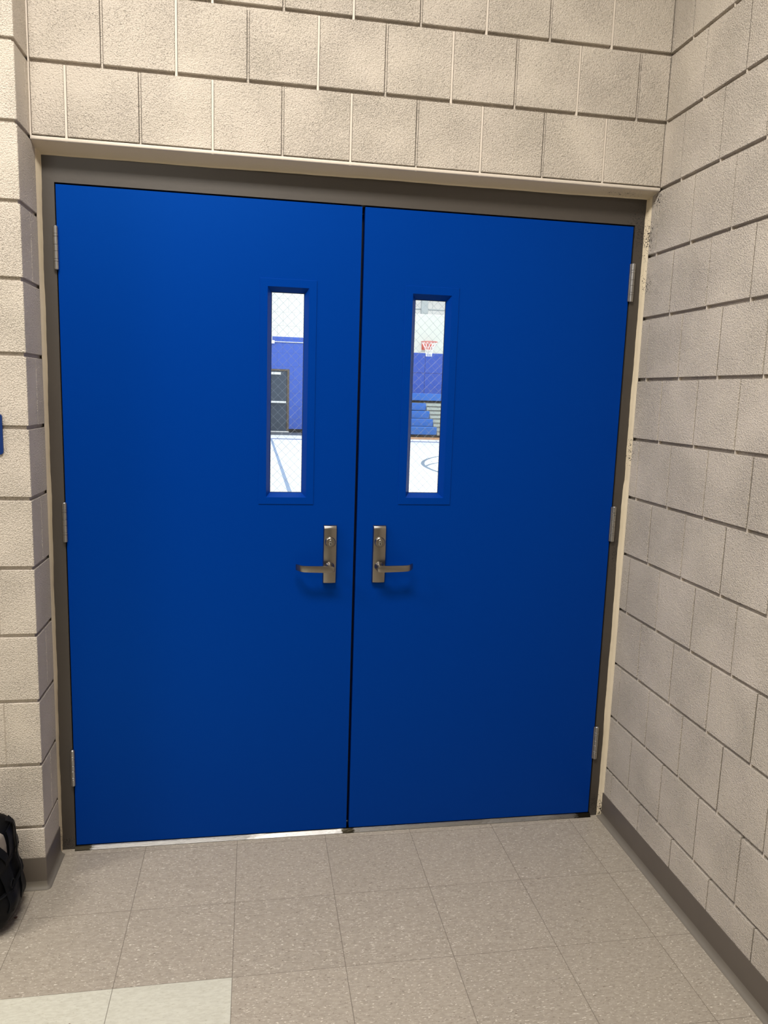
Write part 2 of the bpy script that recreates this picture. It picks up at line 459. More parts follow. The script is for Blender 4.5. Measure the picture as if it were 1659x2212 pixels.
# threshold
mb = MB()
prof = [(-.52, 0), (-.50, .06), (-.23, .43), (-.10, .50), (5.2, .50), (5.5, .44), (5.9, .06), (5.9, 0)]
x0, x1 = FL, FR
n = len(prof)
NX = 72
def bump01(x, a, b_, w): return max(0, min(1, (x-a)/w, (b_-x)/w))
ringsv = []
for i in range(NX+1):
    x = x0+(x1-x0)*i/NX
    glinting = max(bump01(x, 22, 37, 4), bump01(x, 55, 67, 4))       # nosing slope shaped here to throw back lamp highlights
    pr = [(y + (.20*glinting if q == 2 else .07*glinting if q == 3 else 0), z) for q, (y, z) in enumerate(prof)]
    ringsv.append([mb.bm.verts.new(Vector((x, y, z))*I) for (y, z) in pr])
for a, b2 in zip(ringsv, ringsv[1:]):
    for q in range(n): mb.bm.faces.new((a[q], a[(q+1) % n], b2[(q+1) % n], b2[q]))
mb.bm.faces.new(ringsv[0]); mb.bm.faces.new(ringsv[-1][::-1])
struct(mb.build('trim_4', M['threshold']), 'scuffed aluminium threshold strip under the double doors', 'threshold')

# grey mortar / sealant smear at the foot of the hinge jamb
# cove base, right
def cove(path, name, label):
    """path: list of (point, outward normal) in plan; profile goes up the wall and curls to a toe"""
    prof = [(.10, 4.0), (.12, 3.96), (.12, .95), (.14, .65), (.22, .36), (.38, .17), (.58, .09), (.60, 0)]
    mb = MB()
    rings = []
    for (x, y), (nx, ny) in path:
        rings.append([mb.bm.verts.new(Vector((x, y, 4.0))*I)] + [mb.bm.verts.new(Vector((x+nx*d, y+ny*d, z))*I) for d, z in prof])
    for a, b in zip(rings, rings[1:]):
        for q in range(len(prof)):
            f = mb.bm.faces.new((a[q], a[q+1], b[q+1], b[q]))
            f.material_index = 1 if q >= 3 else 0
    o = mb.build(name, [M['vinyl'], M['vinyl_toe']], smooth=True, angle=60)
    return struct(o, label, 'baseboard')
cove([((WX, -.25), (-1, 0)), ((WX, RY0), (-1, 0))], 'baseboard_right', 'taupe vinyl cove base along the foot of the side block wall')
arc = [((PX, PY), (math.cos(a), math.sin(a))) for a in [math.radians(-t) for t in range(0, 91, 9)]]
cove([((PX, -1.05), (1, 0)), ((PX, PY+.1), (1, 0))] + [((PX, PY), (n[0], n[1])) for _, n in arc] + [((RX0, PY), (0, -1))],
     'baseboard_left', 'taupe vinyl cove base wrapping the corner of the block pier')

# ------------------------------------------------------------------ the two door leaves
def slab_hole(x0, x1, z0, z1, y0, y1, h):
    """door slab with a rectangular opening h=(x0,x1,z0,z1)"""
    mb = MB(); bm = mb.bm
    xs = [x0, h[0], h[1], x1]; zs = [z0, h[2], h[3], z1]
    V = {}
    for yi, y in enumerate((y0, y1)):
        for i, x in enumerate(xs):
            for k, z in enumerate(zs): V[i, k, yi] = bm.verts.new(Vector((x, y, z))*I)
    for i in range(3):
        for k in range(3):
            if (i, k) == (1, 1): continue
            for yi in (0, 1): bm.faces.new((V[i, k, yi], V[i+1, k, yi], V[i+1, k+1, yi], V[i, k+1, yi]))
    for i in range(3):
        for k in (0, 3): bm.faces.new((V[i, k, 0], V[i+1, k, 0], V[i+1, k, 1], V[i, k, 1]))
        for k in (0, 3): bm.faces.new((V[k, i, 0], V[k, i+1, 0], V[k, i+1, 1], V[k, i, 1]))
    for a, b in (((1, 1), (2, 1)), ((2, 1), (2, 2)), ((2, 2), (1, 2)), ((1, 2), (1, 1))):
        bm.faces.new((V[a[0], a[1], 0], V[b[0], b[1], 0], V[b[0], b[1], 1], V[a[0], a[1], 1]))
    return mb

def ring_profile(rects):
    """rects: list of (x0,x1,z0,z1,y): nested rectangular loops skinned together"""
    mb = MB(); bm = mb.bm; L = []
    for (x0, x1, z0, z1, y) in rects:
        L.append([bm.verts.new(Vector(p)*I) for p in ((x0, y, z0), (x1, y, z0), (x1, y, z1), (x0, y, z1))])
    for a, b in zip(L, L[1:]):
        for q in range(4): bm.faces.new((a[q], a[(q+1) % 4], b[(q+1) % 4], b[q]))
    return mb

GY = .98
def make_leaf(name, x0, x1, lite, hinge_x, hdir, plate_x, lever_dir, label):
    ox0, ox1, oz0, oz1 = lite['outer']; ix0, ix1, iz0, iz1 = lite['open']; gx0, gx1, gz0, gz1 = lite['glass']
    leaf = slab_hole(x0, x1, .57, 83.88, .02, 1.77, (ix0-.1, ix1+.1, iz0-.1, iz1+.1)).build(name, M['blue'])
    struct(leaf, label, 'door')
    # vision lite frame: thin flange, mitred slope down to the glass, both faces
    e = .085
    rects = [(ox0, ox1, oz0, oz1, .03), (ox0, ox1, oz0, oz1, -e+.04), (ox0+.05, ox1-.05, oz0+.05, oz1-.05, -e),
             (ix0-.02, ix1+.02, iz0-.02, iz1+.02, -e), (ix0, ix1, iz0, iz1, -e+.03),
             (gx0-.03, gx1+.03, gz0-.04, gz1+.04, .70), (gx0-.03, gx1+.03, gz0-.04, gz1+.04, GY-.125)]
    part('window_frame', ring_profile(rects), M['blue'], leaf)
    rects = [(a, b_, c, d, 2*GY-.06-y) for (a, b_, c, d, y) in rects]
    part('window_frame', ring_profile(rects), M['blue'], leaf)
    mbg = ring_profile([(gx0-.04, gx1+.04, gz0-.05, gz1+.05, GY-.155), (gx0+.03, gx1-.03, gz0+.03, gz1-.03, GY-.155), (gx0+.03, gx1-.03, gz0+.03, gz1-.03, GY-.13)])
    part('glazing_gasket', mbg, M['rubber'], leaf)
    mbp = MB(); mbp.box(gx0-.06, gx1+.06, GY-.12, GY+.12, gz0-.06, gz1+.06)
    pane = part('wired_glass', mbp, M['glass'], leaf, 'clear glass pane with diamond wire mesh')
    # diamond wire
    mw = MB(); sp = 1.09; ph = lite['phase']
    W_, H_ = gx1-gx0, gz1-gz0
    for sgn in (1, -1):
        c = -H_-2
        while c < W_+H_+2:
            # line x - gx0 = c + sgn*(z - gz0) clipped
            pts = []
            cc = c + (ph if sgn > 0 else ph*.6)
            zA, zB = 0, H_
            xa = cc + sgn*zA if sgn > 0 else cc - zA
            def xat(z): return cc + sgn*z
            zlo, zhi = 0.0, H_
            # clip to 0<=x<=W
            if sgn > 0: zlo = max(zlo, -cc); zhi = min(zhi, W_-cc)
            else: zlo = max(zlo, cc-W_); zhi = min(zhi, cc)
            if zhi-zlo > .1:
                y = GY-.128
                mw.tube([(gx0+xat(zlo), y, gz0+zlo), (gx0+xat(zhi), y, gz0+zhi)], .0125, n=5)
            c += sp
    part('wire_mesh', mw, M['wire'], pane)
    # hinges
    for zc in (76.7, 44.05, 11.6):
        mh = MB(); r = .285; hx, hy = hinge_x, -.24
        L = 4.86; z0 = zc-L/2
        # knuckles and the two bearing rings between them, from the bottom up
        fr_ = [0, .185, .24, .425, .575, .765, .83, 1.0]
        for q in range(7):
            a, b_ = z0+L*fr_[q]-zc, z0+L*fr_[q+1]-zc
            rr = r*1.04 if q in (1, 5) else r
            mh.lathe([(rr*.90, a+.006), (rr, a+.03), (rr, b_-.03), (rr*.90, b_-.006)], (hx, hy, zc), n=24)
        hg = part('hinge', mh, M['steel'], leaf, 'satin steel butt hinge', smooth=True, angle=22)
        ml = MB()
        if hdir > 0: ml.box(hx-.42, hx-.04, -.28, .05, z0, z0+L, bev=.02)     # leaf plate folding back between door and jamb
        else: ml.box(hx+.02, hx+.22, -.1, .08, z0, z0+L, bev=.02)
        part('hinge_leaf', ml, M['steel'], hg)
        mp_ = MB()
        mp_.lathe([(.25, L/2-.02), (.23, L/2+.04), (.15, L/2+.10), (.05, L/2+.12)], (hx, hy, zc), n=18)
        mp_.lathe([(.05, -L/2-.07), (.2, -L/2-.05), (.25, -L/2-.02), (.25, -L/2+.02)], (hx, hy, zc), n=18)
        part('hinge_pin', mp_, M['steel'], hg, smooth=True)
    # exit trim: escutcheon, lever, cylinder
    pc = (plate_x[0]+plate_x[1])/2; pw = (plate_x[1]-plate_x[0])/2
    pz0, pz1 = 36.03, 43.80
    mp_ = MB(); bm = mp_.bm
    # plate section: sides rise, face slightly crowned; ends slope
    cols = [(-1, 0), (-.985, .45), (-.90, .60), (-.45, .665), (0, .69), (.45, .665), (.90, .60), (.985, .45), (1, 0)]
    rows = [(pz0, 0.0), (pz0+.02, .62), (pz0+.10, .93), (pz0+.35, 1.0), (36.03+2.0, 1.0), (40, 1.0), (pz1-.42, 1.0), (pz1-.38, .985), (pz1-.28, .935), (pz1-.18, .86), (pz1-.08, .76), (pz1-.02, .62), (pz1, 0.0)]
    grid = []
    for z, s in rows:
        bow = 1+.035*(1-((z-39.9)/3.9)**2)
        grid.append([bm.verts.new(Vector((pc+u*pw*bow, .02-(d+.0)*s*1.0, z))*I) for u, d in cols])
    for a, b_ in zip(grid, grid[1:]):
        for q in range(len(cols)-1): bm.faces.new((a[q], a[q+1], b_[q+1], b_[q]))
    plate = part('lock_plate', mp_, M['nickel'], leaf, 'satin nickel escutcheon plate', smooth=True, angle=28)
    # cylinder
    cz = 41.62
    mc = MB(); mc.lathe([(.70, .60), (.70, .78), (.68, .86), (.62, .98), (.58, 1.01), (.56, .985), (.1, .985)], (pc, 0, cz), axis='y', n=36)
    part('lock_cylinder', mc, M['nickel'], plate, smooth=True, angle=25)
    mk = MB()
    mk.lathe([(.20, .97), (.20, 1.03), (.17, 1.05), (.02, 1.05)], (pc+.02, 0, cz+.17), axis='y', n=24)
    mk.lathe([(.245, .97), (.245, 1.04), (.21, 1.06), (.02, 1.06)], (pc+.02, 0, cz-.17), axis='y', n=24)
    part('key_core', mk, M['nickel_dark'], plate, smooth=True, angle=30)
    ms = MB(); ms.box(pc-.02, pc+.05, -1.085, -1.0, cz-.34, cz-.02, bev=.01); ms.box(pc-.05, pc+.10, -1.08, -1.0, cz-.22, cz-.15, bev=.01)
    part('keyway', ms, M['black'], plate)
    # lever
    hz = 38.34
    ml = MB()
    ml.lathe([(.62, .60), (.60, .75), (.44, .86), (.40, 1.1), (.37, 1.7), (.40, 2.25)], (pc, 0, hz), axis='y', n=30)
    bar = []
    # flat bar sweep in plan: (x along dir, y, thickness, half height)
    P = [(-.50, -2.28, .02, .05), (-.46, -2.29, .10, .24), (-.34, -2.31, .15, .37), (-.12, -2.33, .17, .44), (.25, -2.34, .17, .46), (1.0, -2.36, .15, .455),
         (2.0, -2.37, .13, .45), (2.9, -2.35, .12, .44), (3.45, -2.28, .12, .435), (3.72, -2.14, .12, .43), (3.98, -1.86, .11, .42), (4.22, -1.50, .11, .41), (4.40, -1.20, .10, .40), (4.45, -1.10, .05, .36)]
    rings = []
    for i, (dx, y, t, hh) in enumerate(P):
        a = P[max(i-1, 0)]; b_ = P[min(i+1, len(P)-1)]
        tx, ty = b_[0]-a[0], b_[1]-a[1]; l = math.hypot(tx, ty); nx, ny = ty/l, -tx/l
        ring = []
        sag = .02*dx
        sec = [(-1, -.55), (-.75, -.93), (0, -1.0), (.75, -.93), (1, -.55), (1, 0), (1, .55), (.75, .93), (0, 1.0), (-.75, .93), (-1, .55), (-1, 0)]
        for (u, w) in sec:
            ring.append(ml.bm.verts.new(Vector((pc+lever_dir*(dx+nx*u*t), y+ny*u*t, hz+sag+w*hh))*I))
        rings.append(ring)
    for a, b_ in zip(rings, rings[1:]):
        for q in range(12): ml.bm.faces.new((a[q], a[(q+1) % 12], b_[(q+1) % 12], b_[q]))
    ml.bm.faces.new(rings[0]); ml.bm.faces.new(rings[-1][::-1])
    part('lever_handle', ml, M['nickel'], plate, 'satin nickel lever handle', smooth=True, angle=50)
    return leaf

L1 = dict(outer=(23.41, 30.46, 46.48, 74.70), open=(24.38, 29.47, 47.42, 73.70), glass=(24.88, 28.92, 47.98, 73.12), phase=.3)
L2 = dict(outer=(41.70, 48.78, 46.58, 74.76), open=(42.70, 47.80, 47.52, 73.76), glass=(43.22, 47.20, 48.10, 73.12), phase=.75)
d1 = make_leaf('door_1', -.10, 35.90, L1, -.20, -1, (31.85, 33.60), -1, 'blue steel door leaf hinged beside the block pier, narrow wired window showing a dark gym door')
d2 = make_leaf('door_2', 36.27, 72.08, L2, 72.34, 1, (38.42, 40.17), 1, 'blue steel door leaf hinged beside the side wall, narrow wired window showing a basketball hoop')
mb = MB(); mb.box(35.0, 37.2, 1.80, 1.95, .6, 83.4)  # added behind the meeting gap so gym light does not shine through
part('gap_light_block', mb, M['rubber'], d1, 'added dark strip keeping gym light out of the gap between the leaves')

# sliver of a blue sign on the pier
mb = MB()
t = bmesh.new(); bmesh.ops.create_cube(t, size=1)
for v in t.verts:
    v.co = Vector(((-12.5 if v.co.x < 0 else -4.62)*I, (-7.98 if v.co.y < 0 else PY)*I, (53.0 if v.co.z < 0 else 57.5)*I))
vert_edges = [e for e in t.edges if abs((e.verts[0].co-e.verts[1].co).normalized().y) > .9]
bmesh.ops.bevel(t, geom=vert_edges, offset=.35*I, segments=5, profile=.5, affect='EDGES')
mb.add(t)
tag(mb.build('wall_sign', M['sign']), 'edge of a navy blue sign with rounded corners mounted on the block pier', 'sign')

# ------------------------------------------------------------------ black bag leaning at the pier
BC = Vector((-12.3, -13.0, 6.2)); BH = Vector((8.75, 4.8, 6.2))
BAG_PROFILE = [(0, .80), (.06, .90), (.18, .985), (.32, 1.0), (.45, .965), (.6, .93), (.8, .905), (.9, .86), (.965, .70), (1, .12)]
def sgn(v, e): return math.copysign(abs(v)**e, v)
def bag_r(t):
    for (a, x), (b, y) in zip(BAG_PROFILE, BAG_PROFILE[1:]):
        if t <= b: return x+(y-x)*(t-a)/(b-a)
    return .12
def bag_pt(u, v, off=0.0):
    """u round the plan, v from floor (-pi/2) to top (pi/2); soft boxy bag, fullest low down"""
    t = min(1, max(0, v/math.pi+.5)); r = bag_r(t)
    lump = 1 + .016*math.sin(3*u+9*t) + .012*math.sin(7*u-14*t+1) + .008*math.sin(30*t+2*u)
    fold = 1 - .006*math.sin(9*u+5*t)**2
    p = Vector((BH.x*sgn(math.cos(u), .5)*r*lump*fold, BH.y*sgn(math.sin(u), .5)*r*lump*fold, BH.z*(2*t-1)*(1+.01*math.sin(5*u))))
    p += p.normalized()*off
    p += BC
    p.z = max(p.z, .02)
    return p
mb = MB(); NU, NV = 96, 48
rings = [[mb.bm.verts.new(bag_pt(2*math.pi*i/NU, -math.pi/2+math.pi*(k+.5)/NV)*I) for i in range(NU)] for k in range(NV)]
for a, b2 in zip(rings, rings[1:]):
    for q in range(NU): mb.bm.faces.new((a[q], a[(q+1) % NU], b2[(q+1) % NU], b2[q]))
mb.bm.faces.new(rings[0][::-1]); mb.bm.faces.new(rings[-1])
bag = empty('duffel_bag', (BC.x, BC.y, 0))
tag(bag, 'black nylon bag with straps standing on the tile floor against the block pier', 'bag')
def bpart(name, mb, mat, label=None, smooth=True):
    o = part(name, mb, mat, bag, label, smooth, 70)
    o.matrix_parent_inverse = Matrix.Translation(-bag.location)
    return o
bpart('body', mb, M['bag'])
def patch(us, vs, off, thick=.12):
    mb = MB(); g = []
    for v in vs: g.append([(mb.bm.verts.new(bag_pt(u, v, off)*I), mb.bm.verts.new(bag_pt(u, v, off-thick)*I)) for u in us])
    nr, nc = len(vs), len(us)
    for k in range(nr-1):
        for i in range(nc-1):
            for s in (0, 1): mb.bm.faces.new((g[k][i][s], g[k][i+1][s], g[k+1][i+1][s], g[k+1][i][s]))
    for k in range(nr-1):
        for i in (0, nc-1): mb.bm.faces.new((g[k][i][0], g[k+1][i][0], g[k+1][i][1], g[k][i][1]))
    for i in range(nc-1):
        for k in (0, nr-1): mb.bm.faces.new((g[k][i][0], g[k][i+1][0], g[k][i+1][1], g[k][i][1]))
    return mb
def lin(a, b, n): return [a+(b-a)*i/(n-1) for i in range(n)]
bpart('side_pocket', patch(lin(-.75, .45, 26), lin(-1.25, -.30, 18), .30, .5), M['bag_shine'])
bpart('side_panel', patch(lin(-.02, .50, 14), lin(.25, 1.22, 14), .16, .3), M['bag_shine'])
bpart('lining_panel', patch(lin(-.62, -.10, 12), lin(.72, 1.30, 12), .14), M['bag_grey'], 'grey lining showing through the open top')
# piping / straps as tubes that follow the body
def follow(path, off, r, n=8):
    return MB().tube([tuple(bag_pt(u, v, off)) for u, v in path], r, n=n)
bpart('piping', follow([(u, -.28+.03*math.sin(u*3)) for u in lin(-1.6, 1.2, 60)], .34, .10), M['bag_strap'])
bpart('zipper', follow([(u, .30+.10*math.cos(u*2)) for u in lin(-1.7, 1.3, 60)], .12, .09), M['bag_strap'])
def webbing(path, off, w, th=.10):
    mb = MB(); rows = []
    pts = [bag_pt(u, v, off) for u, v in path]
    for i, (p, (u, v)) in enumerate(zip(pts, path)):
        d = (pts[min(i+1, len(pts)-1)]-pts[max(i-1, 0)]).normalized()
        nrm = (p-BC).normalized(); s = d.cross(nrm).normalized()
        rows.append([mb.bm.verts.new((p+s*w*a+nrm*th*c)*I) for a, c in ((-1, 0), (-1, 1), (1, 1), (1, 0))])
    for a, b2 in zip(rows, rows[1:]):
        for q in range(4): mb.bm.faces.new((a[q], a[(q+1) % 4], b2[(q+1) % 4], b2[q]))
    mb.bm.faces.new(rows[0]); mb.bm.faces.new(rows[-1][::-1])
    return mb
bpart('strap', webbing([(-.72+.62*math.sin(t*1.9), 1.36-1.45*t) for t in lin(0, 1, 50)], .30, .45), M['bag_strap'])
bpart('strap', webbing([(-.60+.34*math.sin(t*2.4), 1.05-1.9*t) for t in lin(0, 1, 50)], .22, .6), M['bag_strap'])
bpart('strap', webbing([(.06+.06*math.sin(t*5), 1.34-2.2*t) for t in lin(0, 1, 50)], .34, .35), M['bag_shine'])
mb = MB()
c = bag_pt(-.20, -.10, .6)
mb.tube([(c.x+.0, c.y+.55*math.cos(a), c.z+.45*math.sin(a)) for a in lin(0, 2*math.pi, 20)], .08, n=8, caps=False)
bpart('buckle', mb, M['bag_strap'])
# a small crumb and chips of dirt lying on the tiles
for (px, py, r, lab) in ((-3.95, -13.1, .20, 'small brown crumb lying on the tile seam in front of the bag'),
                         (5.6, -29.6, .13, 'tiny reddish brown speck lying on the cream tile')):
    mb = MB(); mb.lathe([(r*.5, 0), (r, .03), (r*.8, .08), (r*.2, .10)], (px, py, 0), n=7)
    for v in mb.bm.verts: v.co.x += R.uniform(-.04, .04)*I; v.co.y += R.uniform(-.03, .03)*I
    tag(mb.build('crumb', simple('crumb_brown', (.10, .05, .03), .8)), lab, 'crumb')

# ------------------------------------------------------------------ gymnasium beyond the doors
GF = 1060      # far wall of the gym, door side
GB = 1172      # wall behind the bleachers
def gym_floor():
    m, nt, b = new_mat('varnished_gym_floor')
    b.inputs['Roughness'].default_value = .6
    tc = nt.nodes.new('ShaderNodeTexCoord')
    sep = nt.nodes.new('ShaderNodeSeparateXYZ'); nt.links.new(tc.outputs['Object'], sep.inputs[0])
    X = math_node(nt, 'DIVIDE', sep.outputs['X'], I); Y = math_node(nt, 'DIVIDE', sep.outputs['Y'], I)
    n = nt.nodes.new('ShaderNodeTexNoise'); n.inputs['Scale'].default_value = 1.2; n.inputs['Detail'].default_value = 4
    mp = nt.nodes.new('ShaderNodeMapping'); mp.inputs['Scale'].default_value = (1, 9, 1)
    nt.links.new(tc.outputs['Object'], mp.inputs['Vector']); nt.links.new(mp.outputs['Vector'], n.inputs['Vector'])
    def mix(f, A, B):
        mx = nt.nodes.new('ShaderNodeMix'); mx.data_type = 'RGBA'; nt.links.new(f, mx.inputs['Factor'])
        for k, v in (('A', A), ('B', B)):
            if isinstance(v, tuple): mx.inputs[k].default_value = (*v, 1)
            else: nt.links.new(v, mx.inputs[k])
        return mx.outputs['Result']
    c = mix(n.outputs['Fac'], (.66, .69, .72), (.72, .74, .76))
    def band(v, a, b_):
        return math_node(nt, 'MULTIPLY', math_node(nt, 'GREATER_THAN', v, a), math_node(nt, 'LESS_THAN', v, b_))
    # tan border by the bleachers, grey border by the far door
    c = mix(math_node(nt, 'MULTIPLY', band(Y, 948, 1400), band(X, 180, 2000)), c, (.42, .22, .09))
    c = mix(math_node(nt, 'MULTIPLY', band(Y, 982, 1400), band(X, -2000, 160)), c, (.085, .10, .12))
    # court lines
    line = math_node(nt, 'MULTIPLY', band(Y, 889, 905), band(X, -400, 1200))
    l2 = math_node(nt, 'MULTIPLY', band(X, 43.3, 45.9), band(Y, 60, 893))
    def arc(cx, cy, r, w, y0, y1, x1):
        dx = math_node(nt, 'SUBTRACT', X, cx); dy = math_node(nt, 'SUBTRACT', Y, cy)
        d = math_node(nt, 'SQRT', math_node(nt, 'ADD', math_node(nt, 'MULTIPLY', dx, dx), math_node(nt, 'MULTIPLY', dy, dy)))
        a = math_node(nt, 'LESS_THAN', math_node(nt, 'ABSOLUTE', math_node(nt, 'SUBTRACT', d, r)), w)
        return math_node(nt, 'MULTIPLY', math_node(nt, 'MULTIPLY', a, band(Y, y0, y1)), math_node(nt, 'LESS_THAN', X, x1))
    l3 = arc(407, 530, 237.5, 1.6, 100, 900, 700)
    l4 = arc(302, 504, 139, 1.3, 545, 900, 420)
    L = math_node(nt, 'MAXIMUM', math_node(nt, 'MAXIMUM', line, l2), math_node(nt, 'MAXIMUM', l3, l4))
    c = mix(math_node(nt, 'MULTIPLY', line, 1.0), c, (.06, .11, .32))
    c = mix(l2, c, (.20, .28, .44))
    c = mix(math_node(nt, 'MAXIMUM', l3, l4), c, (.13, .19, .27))
    nt.links.new(c, b.inputs['Base Color'])
    return m
M['gfloor'] = gym_floor()
def block_pattern(name, lower, upper, split, seamw=.5, bw=16, bh=8, dark=.55, strips=None):
    m, nt, b = new_mat(name)
    b.inputs['Roughness'].default_value = .5
    tc = nt.nodes.new('ShaderNodeTexCoord')
    sep = nt.nodes.new('ShaderNodeSeparateXYZ'); nt.links.new(tc.outputs['Object'], sep.inputs[0])
    X = math_node(nt, 'DIVIDE', sep.outputs['X'], I*bw); Z = math_node(nt, 'DIVIDE', sep.outputs['Z'], I*bh)
    X = math_node(nt, 'ADD', X, math_node(nt, 'MULTIPLY', math_node(nt, 'FLOOR', Z), .5))
    def seam(v, w):
        f = math_node(nt, 'FRACT', v); d = math_node(nt, 'MINIMUM', f, math_node(nt, 'SUBTRACT', 1.0, f))
        return math_node(nt, 'LESS_THAN', d, w)
    s = math_node(nt, 'MAXIMUM', seam(X, seamw/2/bw), seam(Z, seamw/2/bh))
    up = math_node(nt, 'GREATER_THAN', sep.outputs['Z'], split*I)
    mx = nt.nodes.new('ShaderNodeMix'); mx.data_type = 'RGBA'; nt.links.new(up, mx.inputs['Factor'])
    mx.inputs['A'].default_value = (*lower, 1); mx.inputs['B'].default_value = (*upper, 1)
    sc = nt.nodes.new('ShaderNodeVectorMath'); sc.operation = 'SCALE'; nt.links.new(mx.outputs['Result'], sc.inputs[0])
    nt.links.new(math_node(nt, 'SUBTRACT', 1.0, math_node(nt, 'MULTIPLY', s, 1-dark)), sc.inputs['Scale'])
    nt.links.new(sc.outputs[0], b.inputs['Base Color'])
    return m
GBLUE = (.050, .125, .55)
M['gwall'] = block_pattern('gym_block_two_tone', GBLUE, (.80, .80, .77), 140.2, bw=16, bh=19.5, seamw=.55, dark=.75)
M['gwall2'] = block_pattern('gym_wall_two_tone', (.024, .100, .55), (.80, .80, .77), 131.4, bw=48, bh=9999, seamw=.0, dark=.75)
M['gwhite'] = simple('gym_white_paint', (.80, .80, .77), .6)
M['gblack'] = simple('gym_black_base', (.010, .011, .014), .5)
M['gdoor'] = simple('charcoal_door_paint', (.045, .068, .105), .4)
M['gframe'] = simple('brown_frame_paint', (.12, .095, .075), .45)
M['white'] = simple('white_enamel', (.82, .83, .83), .4)
M['seat'] = simple('blue_bleacher_plastic', (.018, .16, .62), .35)
M['riser'] = simple('pale_grey_riser', (.46, .50, .48), .5)
M['navy'] = simple('navy_pad_seam', (.008, .03, .20), .5)
M['orange'] = simple('orange_red_rim', (.62, .075, .05), .4)
M['net'] = simple('white_net_cord', (.85, .86, .86), .6)
M['board'] = simple('frosted_white_backboard', (.60, .62, .58), .3)
M['grey'] = simple('galvanised_grey', (.34, .37, .38), .45)

# the gym side of the shared wall
GX0, GX1, GCE = -500, 900, 300
mb = MB(); mb.box(GX0, GX1, 6, 1240, -4, 0)
struct(mb.build('floor_gym', M['gfloor']), 'pale varnished gymnasium floor with blue court lines seen through the door windows', 'floor')
mb = MB(); mb.box(GX0, GX1, 6, 1240, GCE, GCE+8)
struct(mb.build('ceiling_gym', M['gwhite']), 'white gymnasium ceiling', 'ceiling')
mb = MB(); mb.box(GX0, -2, 5.6, 12, 0, GCE); mb.box(WX, GX1, 5.6, 12, 0, GCE); mb.box(-2, WX, 5.6, 12, 88.3, GCE)
struct(mb.build('wall_gym_front', M['gwhite']), 'white wall around the double doors on the gymnasium side', 'wall')
mb = MB(); mb.box(GX0-6, GX0, 6, 1240, 0, GCE)
struct(mb.build('wall_gym_left', M['gwhite']), 'white side wall of the gymnasium', 'wall')
mb = MB(); mb.box(GX1, GX1+6, 6, 1240, 0, GCE)
struct(mb.build('wall_gym_right', M['gwhite']), 'white opposite side wall of the gymnasium', 'wall')
# far wall with a real door opening
mb = MB()
mb.box(GX0, -18, GF, GF+8, 0, GCE); mb.box(74.3, 160, GF, GF+8, 0, GCE); mb.box(-18, 74.3, GF, GF+8, 93.2, GCE)
mb.box(160, 168, GF, GB+8, 0, GCE)
struct(mb.build('wall_gym_back', M['gwall']), 'far gymnasium wall, blue below white, seen through the window of the leaf by the pier', 'wall')
mb = MB(); mb.box(168, GX1, GB, GB+8, 0, GCE)
struct(mb.build('wall_gym_bleachers', M['gwall2']), 'blue gymnasium wall with pale upper part behind the bleachers', 'wall')
mb = MB(); mb.box(74.3, 160, GF-.6, GF+.1, 0, 5.2)
struct(mb.build('baseboard_gym', M['gblack']), 'black base strip along the far blue gymnasium wall', 'baseboard')
# seams of the wall pads behind the bleachers
mb = MB()
for x in (304.9+48*q for q in range(-2, 8)): mb.box(x-.35, x+.35, GB-.12, GB+.02, 40, 131.4)
mb.box(168, GX1, GB-.12, GB+.02, 98.2, 98.9)
struct(mb.build('trim_5', M['navy']), 'dark seams between the blue wall panels behind the bleachers', 'wall seam')
# the far door
mb = MB(); mb.box(-18, -14.2, GF-.5, GF+6, 0, 93.2); mb.box(70.9, 74.3, GF-.5, GF+6, 0, 93.2); mb.box(-14.2, 70.9, GF-.5, GF+6, 90.6, 93.2)
struct(mb.build('trim_6', M['gframe']), 'brown steel frame around the charcoal door at the far side of the gymnasium', 'door frame')
mb = MB(); mb.box(28.4, 70.5, GF+.4, GF+2.2, 2.0, 90.3)
dd = struct(mb.build('door_3', M['gdoor']), 'charcoal exit door at the far side of the gymnasium with a white push bar', 'door')
mb = MB(); mb.box(31, 69.8, GF-2.4, GF-.8, 43.2, 46.2, bev=.3); mb.box(31, 35, GF-2.2, GF+.5, 43.4, 46.0); mb.box(66.5, 69.8, GF-2.2, GF+.5, 43.4, 46.0)
part('push_bar', mb, M['white'], dd, 'white push bar')
mb = MB(); mb.box(46, 61.6, GF-1.6, GF+.5, 85.0, 88.6, bev=.2)
part('door_closer', mb, M['white'], dd, 'white door closer')
mb = MB(); mb.box(-14.0, 28.0, GF+.4, GF+2.2, 2.0, 90.3)
dd2 = struct(mb.build('door_4', M['gdoor']), 'charcoal exit door paired with the one at the far side of the gymnasium', 'door')
mb = MB(); mb.box(-18, 74.3, GF-1, GF+6, 0, 1.6, bev=.1)
struct(mb.build('trim_7', M['white']), 'pale threshold of the far gymnasium door', 'threshold')
# conduit
cd = empty('conduit_pipe', (52, GF-1, 133))
tag(cd, 'white electrical conduit with a square box on the far blue wall', 'conduit')
def gpart(root, name, mb, mat, label=None, smooth=False):
    o = part(name, mb, mat, root, label, smooth); o.matrix_parent_inverse = Matrix.Translation(-root.location); return o
gpart(cd, 'pipe', MB().tube([(51, GF-.605, 132.7), (158, GF-.605, 132.7)], .6, n=10), M['white'], smooth=True)
gpart(cd, 'pipe', MB().tube([(48.1, GF-.605, 134), (48.1, GF-.605, 290)], .5, n=10), M['white'], smooth=True)
gpart(cd, 'junction_box', MB().box(45.8, 51.9, GF-2.6, GF-.005, 129.8, 134.6, bev=.2), M['white'])

